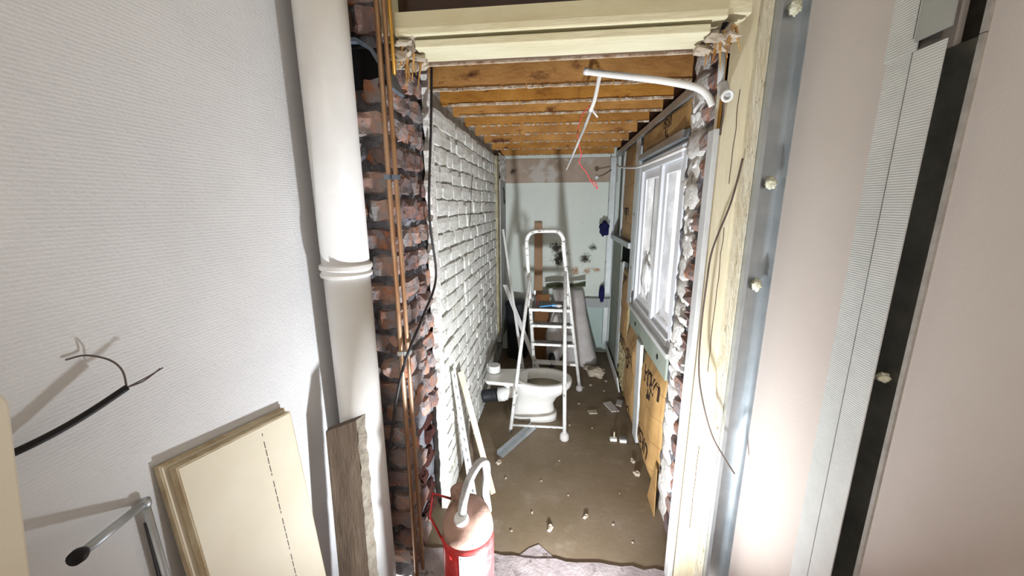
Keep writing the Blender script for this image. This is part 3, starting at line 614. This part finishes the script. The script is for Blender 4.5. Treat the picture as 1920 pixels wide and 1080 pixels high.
blob('foam_blob', (.735,.87,1.27), .014, Mt['foam'], 'yellowish foam blob in the dark mouth of the knurled stud', 'foam', (1,.8,.7), 4, .6)
# ---- boards on the left
def board(name, label, TL, TR, down, t, m, me, cat, group=None):
    TL, TR, d = Vector(TL), Vector(TR), Vector(down); n = (TR-TL).cross(d).normalized()
    if n.x < 0: n = -n
    root = thing(name, ((TL+TR)/2+d), label, cat, group)
    q = [TL, TR, TR+d, TL+d]; v = q+[p+n*t for p in q]
    fc = [p+n*t for p in q]
    part('core', MB().add(v, [(0,3,2,1),(4,5,6,7),(0,1,5,4),(1,2,6,5),(2,3,7,6),(3,0,4,7)]), me, root)
    ins = .0012; u = (TR-TL).normalized()*.004; w = d.normalized()*.004
    face = [fc[0]+u+w, fc[1]-u+w, fc[2]-u-w, fc[3]+u-w]
    part('face', MB().add(face+[p+n*ins for p in face], [(0,3,2,1),(4,5,6,7),(0,1,5,4),(1,2,6,5),(2,3,7,6),(3,0,4,7)]), m, root)
    return root
dn_ = Vector((.135,.03,-1.07))
board('beige_board', 'beige board leaning behind another against the papered wall', (-.818,.588,1.125), (-.818,.945,1.055), (.075,0,-1.09), .012, Mt['board'], Mt['boarde'], 'board', 'beige boards against the wall')
bf = board('beige_board', 'front beige board with a pencil line leaning on the papered wall', (-.803,.603,1.112), (-.803,.940,1.047), (.080,0,-1.08), .018, Mt['board'], Mt['boarde'], 'board', 'beige boards against the wall')
mb = MB(); n_ = 22
tl, tr_ = Vector((-.803,.603,1.112)), Vector((-.803,.940,1.047)); dd = Vector((.080,0,-1.08)); nn = (tr_-tl).cross(dd).normalized(); nn = nn if nn.x > 0 else -nn
for i in range(n_):
    a = tl.lerp(tr_, .66)+dd*(.02+.5*i/n_)+nn*.0196; mb.bar(a, a+dd*.5/n_*(.8 if i % 5 else .3), .0018, .0008, up=nn)
part('pencil_line', mb, Mt['cable'], bf)
# weathered plank
pk = thing('wood_plank', (-.66,1.08,-.03), 'weathered grey brown plank leaning against the drain pipe', 'plank')
q0, q1 = Vector((-.752,1.045,.915)), Vector((-.658,1.075,.945)); dv = Vector((.035,-.09,-.95)); nn = (q1-q0).cross(dv).normalized(); nn = -nn if nn.y > 0 else nn
part('face', MB().slab([q0, q1, q1+dv, q0+dv], .004 if (q1-q0).cross(dv).dot(nn) > 0 else -.004), Mt['oldwood'], pk)
mb = MB(); A = []; 
for i in range(40):
    t = i/39; p = q1+dv*t; A.append(p)
ed = (q1-q0).normalized()
e1 = [p+nn*.003+ed*rnd.uniform(-.003,.004) for p in A]; e2 = [p-nn*.028+ed*(.022+rnd.uniform(-.004,.004)) for p in A]
mb.v += e1+e2; mb.f += [(i, i+1, 40+i+1, 40+i) for i in range(39)]
part('rough_edge', mb, Mt['oldwoode'], pk, thick=.003)
part('body', MB().add([q0, q1, q1+dv, q0+dv]+[p-nn*.028 for p in (q0, q1+ed*.02, q1+ed*.02+dv, q0+dv)], [(0,1,2,3),(7,6,5,4),(0,4,5,1),(1,5,6,2),(2,6,7,3),(3,7,4,0)]), Mt['oldwood'], pk)
# bent metal tube with black foot
tf = thing('metal_bracket', (-.79,.55,.6), 'dull metal tube bracket with a black rubber foot by the papered wall', 'bracket')
part('arm', MB().tube([(-.808,.550,1.072),(-.746,.412,1.108)], .0075, 12), Mt['steel'], tf, smooth=True)
part('rubber_foot', MB().lathe([(.0001,0),(.011,.002),(.012,.012),(.009,.02)], (-.741,.400,1.111), 14, (-.41,.91,-.24)), Mt['black'], tf, smooth=True)
part('elbow', MB().lathe([(.0001,-.010),(.009,-.008),(.010,0),(.009,.008),(.0001,.010)], (-.806,.552,1.072), 14), Mt['steel'], tf, smooth=True)
part('leg', MB().tube([(-.806,.552,1.068),(-.800,.560,.55),(-.795,.565,-.03)], .007, 12), Mt['steel'], tf, smooth=True)
part('leg_shadow_strip', MB().box((-.812,.545,.3),(-.806,.553,1.03)), Mt['cable'], tf)  # dark strip standing in for the shadow beside the leg
# left edge board
poly = [(-.69,0,1.45)]+[(-.69,.326+.025*math.sin(math.pi/2*i/6), 1.412+.025*math.cos(math.pi/2*i/6)) for i in range(7)]+[(-.69,.323,1.18),(-.69,.20,-.03),(-.69,.0,-.03)]
tag(part('rounded_board', MB().prism(poly, (.018,0,0)), Mt['board'], base=(-.70,.3,-.03), bevel=.003), 'cream board with a rounded top corner in front of the papered wall', 'board')
# cable stub
cs = thing('cable_stub', (-.80,.42,1.27), 'black cable stub with bare wires poking from the papered wall', 'cable')
part('sheath', MB().tube([(-.818,.385,1.285),(-.800,.42,1.292),(-.790,.46,1.300),(-.782,.50,1.312),(-.775,.546,1.328)], .006, 10, 6), Mt['black'], cs, smooth=True)
part('core', MB().tube([(-.775,.546,1.328),(-.778,.548,1.36),(-.785,.538,1.385),(-.812,.525,1.398),(-.815,.50,1.40)], .0016, 6, 4), Mt['gcable'], cs)
part('core', MB().tube([(-.775,.546,1.328),(-.768,.575,1.334),(-.765,.605,1.341)], .0013, 6, 4), Mt['gcable'], cs)
part('core', MB().tube([(-.775,.546,1.328),(-.770,.572,1.329),(-.765,.600,1.342)], .0013, 6, 4), Mt['gcable'], cs)
# ---- fire extinguisher
EX, EY = -.305, 1.15
ex = thing('fire_extinguisher', (EX,EY,-.03), 'dusty red fire extinguisher standing in the doorway', 'fire extinguisher')
part('cylinder', MB().lathe([(.080,-.03),(.094,-.015),(.095,.02),(.095,.44),(.0945,.475)], (EX,EY,0), 48), Mt['red'], ex, smooth=True)
part('dome', MB().lathe([(.0945,.475),(.091,.51),(.080,.545),(.062,.572),(.040,.589),(.018,.596),(.0001,.597)], (EX,EY,0), 48), Mt['dust'], ex, smooth=True)
part('filler_cap', MB().lathe([(.032,0),(.034,.006),(.034,.03),(.030,.036),(.0001,.038)], (EX-.035,EY+.035,.580), 28, (-.15,.2,1)), Mt['dust'], ex, smooth=True)
ho = part('hose', MB().tube([(EX-.005,EY-.055,.585),(EX+.0,EY-.05,.635),(EX+.015,EY-.015,.695),(EX+.040,EY+.030,.728),(EX+.060,EY+.055,.715),(EX+.062,EY+.065,.65),(EX+.055,EY+.07,.58),(EX+.06,EY+.085,.48)], .0155, 14, 6), Mt['hose'], ex, smooth=True)
part('hose_collar', MB().lathe([(.024,0),(.026,.01),(.024,.022),(.018,.026)], (EX-.006,EY-.06,.565), 20, (0,-.25,1)), Mt['white'], ho, smooth=True)
part('handle', MB().tube([(EX-.086,EY-.045,.46),(EX-.125,EY-.05,.56),(EX-.118,EY-.03,.64),(EX-.07,EY+.03,.57)], .0045, 8), Mt['red'], ex, smooth=True)
part('bracket', MB().bar((EX-.085,EY-.048,.475),(EX-.045,EY-.087,.42), .016, .006, up=(.5,.86,0)), Mt['red'], ex)
lb = MB(); lb.sheet(lambda u, v: (EX+.0962*math.sin(-.12+u*.72), EY-.0962*math.cos(-.12+u*.72), .21+v*.24), 10, 2)
lab = part('paper_label', lb, Mt['label'], ex)
for i, (u0, u1, v0, v1) in enumerate([(.1,.2,.93,.96),(.3,.4,.93,.96),(.5,.6,.93,.96),(.72,.8,.93,.96),(.4,.8,.68,.71),(.35,.65,.64,.66),(.2,.75,.57,.60)]):
    part('faded_print', MB().sheet(lambda u, v: (EX+.0968*math.sin(-.12+(u0+(u1-u0)*u)*.72), EY-.0968*math.cos(-.12+(u0+(u1-u0)*u)*.72), .21+(v0+(v1-v0)*v)*.24), 4, 1), Mt['labelp'], lab)
# ---- work lamp (stands under the camera's view, it lights the doorway)
wk = thing('work_lamp', (.12,.93,-.03), 'low floor work lamp facing up into the toilet room', 'lamp')
ld_ = Vector((-.16,.76,.64)).normalized()
part('housing', MB().lathe([(.05,-.06),(.075,-.03),(.08,-.012),(.075,-.012)], LAMP, 24, ld_), Mt['black'], wk, smooth=True)
part('lens', MB().lathe([(.0001,-.012),(.07,-.012),(.07,-.008),(.0001,-.008)], LAMP, 24, ld_), lamp_face, wk)
for sx in (-1, 1): part('stand_leg', MB().tube([(.12+sx*.085,.81,-.02),(.12+sx*.085,.92,-.02),(.12+sx*.088,.92,.15),(.12+sx*.080,.92,.20)], .007, 8), Mt['steel'], wk)
# ---- toilet
TX, TY = -.085, 2.74
tl_ = thing('toilet', (-.15,TY,0), 'white ceramic toilet pan without seat under the stepladder', 'toilet')
def egg(cx, a, b, z, n=36, back=1.0, e=2.0):
    r = []
    for k in range(n):
        t = 2*math.pi*k/n; c, s = math.cos(t), math.sin(t); aa = a if c > 0 else a*back
        r.append((cx+aa*math.copysign(abs(c)**(2/e), c), TY+b*math.copysign(abs(s)**(2/e), s), z))
    return r
rings = [egg(-.15,.185,.105,0,e=2.8), egg(-.15,.182,.103,.045,e=2.8), egg(-.15,.165,.088,.055,e=2.6), egg(-.145,.150,.085,.13,e=2.4), egg(-.125,.165,.105,.19,e=2.2), egg(-.10,.21,.145,.245,e=2.1), egg(TX,.226,.172,.285), egg(TX,.231,.180,.318), egg(TX,.226,.176,.335), egg(TX+.003,.185,.138,.336), egg(TX+.003,.178,.130,.325), egg(TX+.003,.176,.128,.30), egg(TX,.15,.105,.22), egg(TX-.02,.09,.065,.17), egg(TX-.03,.03,.02,.155)]
part('bowl', MB().loft(rings), Mt['china'], tl_, smooth=True)
part('bowl_lining', MB().loft([egg(TX+.003,.172,.125,.268), egg(TX,.150,.108,.225), egg(TX,.02,.02,.2249)]), Mt['water'], tl_, smooth=True)
def rr(x0, x1, hw0, hw1, z): return [(x0+.02,TY-hw0,z),(x1,TY-hw1,z),(x1,TY+hw1,z),(x0+.02,TY+hw0,z),(x0,TY+hw0-.03,z),(x0,TY-hw0+.03,z)]
part('cistern_ledge', MB().loft([rr(-.52,-.20,.10,.12,.296), rr(-.53,-.20,.115,.145,.315), rr(-.53,-.20,.115,.145,.330), rr(-.525,-.20,.110,.14,.334)]), Mt['china'], tl_, bevel=.004)
part('ledge_rib', MB().prism([(-.50,TY-.02,.30),(-.24,TY-.02,.30),(-.27,TY-.02,.12),(-.33,TY-.02,.22)], (0,.04,0)), Mt['china'], tl_, bevel=.006)
part('outlet_horn', MB().tube([(-.25,TY+.0,.20),(-.33,TY,.195),(-.385,TY,.18)], .048, 20, 5), Mt['china'], tl_, smooth=True)
part('outlet_socket', MB().lathe([(.044,0),(.056,.0),(.056,.05),(.050,.055),(.050,.075)], (-.435,TY-.0,.165), 24, (.97,0,.15)), Mt['white'], tl_, smooth=True)
part('fixing_hole', MB().lathe([(.0001,0),(.009,0),(.007,.002),(.0001,.002)], (TX+.02,TY-.1735,.300), 12, (0,-1,0)), Mt['white'], tl_)
part('fixing_bolt', MB().lathe([(.008,0),(.008,.005),(.0001,.006)], (-.285,TY-.11,.333), 10), Mt['steel'], tl_)
part('fixing_bolt', MB().lathe([(.008,0),(.008,.005),(.0001,.006)], (-.285,TY+.11,.333), 10), Mt['steel'], tl_)
tag(part('drain_stub', MB().tube([(-.565,TY-.01,.145),(-.50,TY,.155),(-.448,TY,.163)], .05, 20, 4), Mt['tub'], base=(-.5,TY,.07), smooth=True), 'dark drain stub in the brick wall behind the toilet', 'pipe')
rt_ = thing('tape_roll', (-.475,2.79,.335), 'grey white roll of tape on the toilet ledge', 'tape roll')
part('roll', MB().lathe([(.026,0),(.048,0),(.049,.003),(.049,.058),(.047,.061),(.026,.061)], (-.475,2.79,.335), 28), Mt['white'], rt_, smooth=False)
part('core', MB().lathe([(.0001,.004),(.026,.004),(.026,.06),(.023,.06),(.023,.006),(.0001,.006)], (-.475,2.79,.335), 24), Mt['tread'], rt_)
# ---- stepladder
la = thing('stepladder', (-.04,2.82,0), 'paint spattered white stepladder straddling the toilet', 'stepladder')
rl0, rr0 = Vector((-.211,2.75,1.33)), Vector((.057,2.75,1.33)); rl1, rr1 = Vector((-.165,3.215,.02)), Vector((.237,3.20,.045))
R_ = .0145
hoop = [rl1, rl1.lerp(rl0,.5), rl0, Vector((-.212,2.735,1.40)), Vector((-.195,2.728,1.445)), Vector((-.155,2.725,1.468)), Vector((-.08,2.724,1.472)), Vector((0,2.725,1.470)), Vector((.035,2.728,1.447)), Vector((.054,2.735,1.40)), rr0, rr0.lerp(rr1,.5), rr1]
part('hoop_frame', MB().tube(hoop, R_, 12, 5), Mt['ladder'], la, smooth=True)
fl0, fr0 = Vector((-.190,2.77,1.13)), Vector((.072,2.765,1.15)); fl1, fr1 = Vector((-.31,2.488,.0)), Vector((.088,2.437,.05))
part('support_leg', MB().tube([fl1, fl0], .0135, 12), Mt['ladder'], la, smooth=True)
part('support_leg', MB().tube([fr1, fr0], .0135, 12), Mt['ladder'], la, smooth=True)
part('support_stretcher', MB().tube([fl1.lerp(fl0,.045), fr1.lerp(fr0,.035)], .0085, 10), Mt['ladder'], la, smooth=True)
part('rubber_foot', MB().lathe([(.028,0),(.034,.01),(.032,.04),(.020,.058)], (.088,2.437,0), 16), Mt['bag'], la, smooth=True)
part('rubber_foot', MB().lathe([(.026,0),(.032,.01),(.030,.036),(.018,.05)], (.237,3.20,0), 16), Mt['bag'], la, smooth=True)
part('rubber_foot', MB().lathe([(.018,0),(.020,.01),(.018,.03),(.013,.04)], (-.165,3.215,0), 14), Mt['bag'], la, smooth=True)
def stepat(z, dpt, name='step', tread=True, front=0.0):
    t = (1.33-z)/1.31; a, b = rl0.lerp(rl1, t), rr0.lerp(rr1, t); a.z = b.z = z
    o = part(name, MB().prism([(a.x,a.y-dpt/2+front,z),(b.x,b.y-dpt/2+front,z),(b.x,b.y+dpt/2,z),(a.x,a.y+dpt/2,z)], (0,0,-.022)), Mt['ladder'], la, bevel=.003)
    if tread: part('tread', MB().prism([(a.x+.02,a.y-dpt/2+front+.006,z+.002),(b.x-.02,b.y-dpt/2+front+.006,z+.002),(b.x-.02,b.y+dpt/2-.004,z+.002),(a.x+.02,a.y+dpt/2-.004,z+.002)], (0,0,-.003)), Mt['tread'], o)
stepat(.885, .19, 'platform', front=-.06)
for zz in (.70,.515): stepat(zz, .085)
stepat(.31, .06, 'step', tread=False)
part('hinge_strut', MB().bar((-.205,2.80,.885),(-.192,2.78,1.08), .012, .02), Mt['ladder'], la)
part('hinge_strut', MB().bar((.105,2.80,.885),(.078,2.78,1.08), .012, .02), Mt['ladder'], la)
# tools on the platform
br = thing('paint_brush', (-.06,2.80,.888), 'light blue handled brush lying on the ladder platform', 'brush')
part('handle', MB().tube([(-.115,2.77,.897),(-.06,2.79,.899),(-.02,2.80,.900)], .007, 10, 4, rs=[.004,.008,.009]), Mt['lblue'], br, smooth=True)
part('ferrule', MB().box((-.022,2.785,.889),(.015,2.825,.911)), Mt['lblue'], br, bevel=.004)
pc = thing('pliers', (-.185,2.82,.888), 'dark handled pliers standing at the platform edge', 'pliers')
part('handle', MB().tube([(-.150,2.79,.905),(-.147,2.78,.95),(-.160,2.78,.995)], .006, 8, 4), Mt['cable'], pc, smooth=True)
part('handle', MB().tube([(-.140,2.79,.905),(-.127,2.78,.945),(-.140,2.78,.99)], .006, 8, 4), mat('dark_red_grip', C(84,34,30), rough=.5), pc, smooth=True)
part('jaw', MB().bar((-.153,2.78,.99),(-.151,2.78,1.02), .01, .008, up=(0,1,0)), Mt['steel'], pc)
blob('cloth_scrap', (.03,2.79,.90), .022, Mt['bag'], 'small greyish cloth scrap at the platform corner', 'cloth', (1.1,.8,.6), 6, .5)
# ---- things at the back wall
hb = thing('hardboard_plank', (-.17,4.0,0), 'brown hardboard plank standing against the back wall', 'plank')
part('plank', MB().slab([(-.215,3.95,0),(-.120,3.95,0),(-.150,4.13,1.43),(-.235,4.13,1.43)], .012), Mt['card'], hb)
part('end_block', MB().box((-.232,4.10,1.425),(-.152,4.14,1.47)), Mt['card'], hb)
tag(part('cardboard_sheet', MB().slab([(-.25,3.88,0),(-.06,3.88,0),(-.055,3.93,.72),(-.20,3.93,.72)], .01), mat('brown_cardboard', C(136,96,60), C(118,80,48), scale=4, rough=.85), base=(-.15,3.95,0)), 'low brown cardboard sheet in front of the hardboard plank', 'cardboard')
# sack
def sack():
    mb = MB(); rings = []
    sec = [(0,.13,.46,.12),(.05,.115,.465,.13),(.15,.10,.43,.115),(.30,.085,.385,.095),(.5,.04,.345,.075),(.68,-.01,.315,.06),(.75,-.035,.30,.035),(.765,-.03,.295,.01)]
    for z, xa, xb, dy in sec:
        c = ((xa+xb)/2, 3.83+z*.22); r = []
        for k in range(28):
            t = 2*math.pi*k/28; p = Vector((c[0]+(xb-xa)/2*math.copysign(abs(math.cos(t))**.7, math.cos(t)), c[1]+dy*math.copysign(abs(math.sin(t))**.8, math.sin(t)), z))
            r.append(p+Vector((noise.noise(p*7),noise.noise(p*8+Vector((4,0,0))),0))*.014*(1 if z > 0 else .4))
        rings.append(r)
    return mb.loft(rings)
sk = thing('rubble_sack', (.25,3.83,0), 'tall dirty white sack leaning at the back wall', 'sack')
part('sack_body', sack(), Mt['bag'], sk, smooth=True)
blob('plastic_bag', (.02,3.74,.30), .13, Mt['bag'], 'crumpled white plastic bag behind the ladder steps', 'bag', (.75,.6,2.0), 11, .45)
blob('black_object', (-.02,3.60,.10), .05, Mt['black'], 'small black lump in front of the plastic bag', 'scrap', (.7,.7,1.6), 12, .5)
tag(part('olive_cloth', MB().sheet(lambda u, v: (-.10+u*.42, 3.955+.03*math.sin(v*3)+.008*noise.noise(Vector((u*9,v*4,0))), .785+u*.03+v*(.035+.012*math.sin(u*7))), 22, 5), Mt['olive'], base=(.1,3.95,.78), thick=.02), 'olive green cloth folded over the top of the sack', 'cloth')
# dark tub
tb = thing('dark_tub', (-.36,3.86,0), 'tall dark plastic tub in the back left corner', 'tub')
part('body', MB().lathe([(.105,0),(.11,.01),(.125,.60),(.128,.62),(.12,.63),(.06,.655),(.0001,.66)], (-.405,3.95,0), 28), Mt['tub'], tb, smooth=True)
part('rim', MB().lathe([(.125,.59),(.135,.595),(.135,.615),(.125,.62)], (-.405,3.95,0), 28), Mt['tub'], tb, smooth=True)
tag(part('white_lath', MB().slab([(-.30,3.42,.0),(-.27,3.42,.0),(-.515,3.74,1.42),(-.535,3.74,1.42)], .012), Mt['white'], base=(-.28,3.42,0)), 'slim white lath leaning to the grey panel', 'lath', 'white laths in the back left corner')
tag(part('white_lath', MB().slab([(-.155,3.50,.0),(-.11,3.50,.0),(-.485,3.72,.86),(-.53,3.72,.86)], .012), Mt['white'], base=(-.13,3.5,0)), 'broader white lath leaning low behind the ladder', 'lath', 'white laths in the back left corner')
# ---- strips leaning on the white brick wall
def strip(name, label, q, t, m, cat): return tag(part(name, MB().slab(q, t), m, base=((q[0][0]+q[1][0])/2, (q[0][1]+q[1][1])/2, 0)), label, cat)
st = strip('metal_strip', 'white perforated metal strip leaning on the white brick wall', [(-.47,1.845,0),(-.43,1.845,0),(-.545,1.905,.76),(-.558,1.87,.76)], .006, Mt['steelw'], 'strip')
for i in range(12):
    t = (i+.5)/12; p = Vector((-.45,1.842,0)).lerp(Vector((-.551,1.885,.76)), t); part('slot', MB().bar(p+Vector((.004,-.005,-.008)), p+Vector((.0025,-.005,.008)), .006, .003, up=(0,1,0)), Mt['tread'], st)
strip('wood_strip', 'thin wooden strip leaning on the white brick wall', [(-.352,1.86,0),(-.328,1.88,0),(-.535,2.02,.70),(-.555,1.98,.70)], .010, Mt['ply'], 'strip')
strip('wood_lath', 'old brown lath lying against the foot of the brick wall', [(-.50,1.93,0),(-.48,1.95,0),(-.545,2.30,.26),(-.56,2.28,.26)], .010, Mt['oldwood'], 'lath')
# ---- floor litter
an = thing('steel_angle', (-.24,2.36,0), 'grey steel angle lying on the floor before the ladder', 'steel angle')
part('base_leg', MB().bar((-.345,2.20,.004),(-.14,2.56,.004), .05, .005), Mt['steel'], an)
part('upright_leg', MB().bar((-.366,2.212,.020),(-.161,2.572,.020), .005, .036), Mt['steel'], an)
blob('crumpled_paper', (.42,3.50,.045), .07, Mt['paperc'], 'crumpled beige paper on the floor by the sack', 'paper', (1.2,.9,.62), 21, .7, 3)
blob('crumpled_paper', (.36,3.62,.03), .04, Mt['paperc'], 'small paper scrap at the foot of the sack', 'paper', (1.2,.7,.7), 23, .7, 3)
def flat(name, label, c, w, d, h, rot, m, cat, group=None):
    ca, sa = math.cos(rot), math.sin(rot); q = [(c[0]+x*ca-y*sa, c[1]+x*sa+y*ca, .0) for x, y in ((-w/2,-d/2),(w/2*.9,-d/2*1.1),(w/2,d/2),(-w/2*1.05,d/2*.9))]
    return tag(part(name, MB().prism(q, (0,0,h)), m, base=(c[0],c[1],0), bevel=.002), label, cat, group)
flat('tile_fragment', 'pale flat tile fragment on the floor by the right wall', (.485,2.93), .07, .15, .010, .35, Mt['bag'], 'tile')
flat('tile_fragment', 'smaller tile fragment against the insulation foot', (.565,3.0), .05, .10, .010, -.3, Mt['bag'], 'tile')
flat('plaster_chip', 'flat plaster chip on the floor in front of the sack', (.325,2.83), .07, .05, .010, .2, Mt['debris'], 'plaster chip')
for i, (x, y, rot) in enumerate(((.437,2.465,.1),(.502,2.455,-.2))):
    b = thing('plastic_wedge', (x,y,0), ['white plastic block with an upright tab on the floor', 'dark topped white plastic block beside its twin'][i], 'block', 'small blocks on the floor')
    part('block', MB().box((x-.024,y-.014,0),(x+.024,y+.014,.022)), Mt['white'], b, bevel=.002)
    if i == 0: part('tab', MB().box((x+.002,y+.008,.022),(x+.010,y+.02,.06)), Mt['ply'], b)
    else: part('top', MB().box((x-.022,y-.004,.0222),(x+.022,y+.03,.028)), Mt['tread'], b)
lit = [(-.342,2.13,.03),(.19,1.75,.026),(.0,1.655,.028),(.53,2.24,.03),(.528,2.12,.04),(-.40,2.05,.014),(.30,2.6,.012),(.13,2.62,.013),(-.06,2.0,.010),(.10,1.9,.008),(.33,1.72,.01),(.40,1.95,.008),(-.1,1.75,.01),(.35,3.3,.02),(.28,3.25,.014),(.46,3.2,.016),(.22,2.95,.014),(-.28,2.0,.01),(.5,3.4,.02),(.05,2.2,.007),(.41,1.62,.009),(-.2,1.62,.01)]
for x, y, s in lit:
    o = place('plaster_crumb', rnd.choice(CRUMB), None, (x,y,s*.30), (s*1.1,s*rnd.uniform(.6,1.3),s*.6), 0); o.rotation_euler = (0,0,rnd.uniform(0,6))
    tag(o, {0:'white plaster crumb in front of the grey steel angle', 3:'pinkish crumb at the foot of the white strip between batts', 4:'larger crumb at the foot of the kraft batt by the reveal', 1:'pale crumb near the middle of the bare floor', 2:'long crumb just behind the cement patch'}.get(lit.index((x,y,s)), 'pale plaster crumb lying loose on the dusty floor'), 'crumb', 'plaster crumbs on the floor')
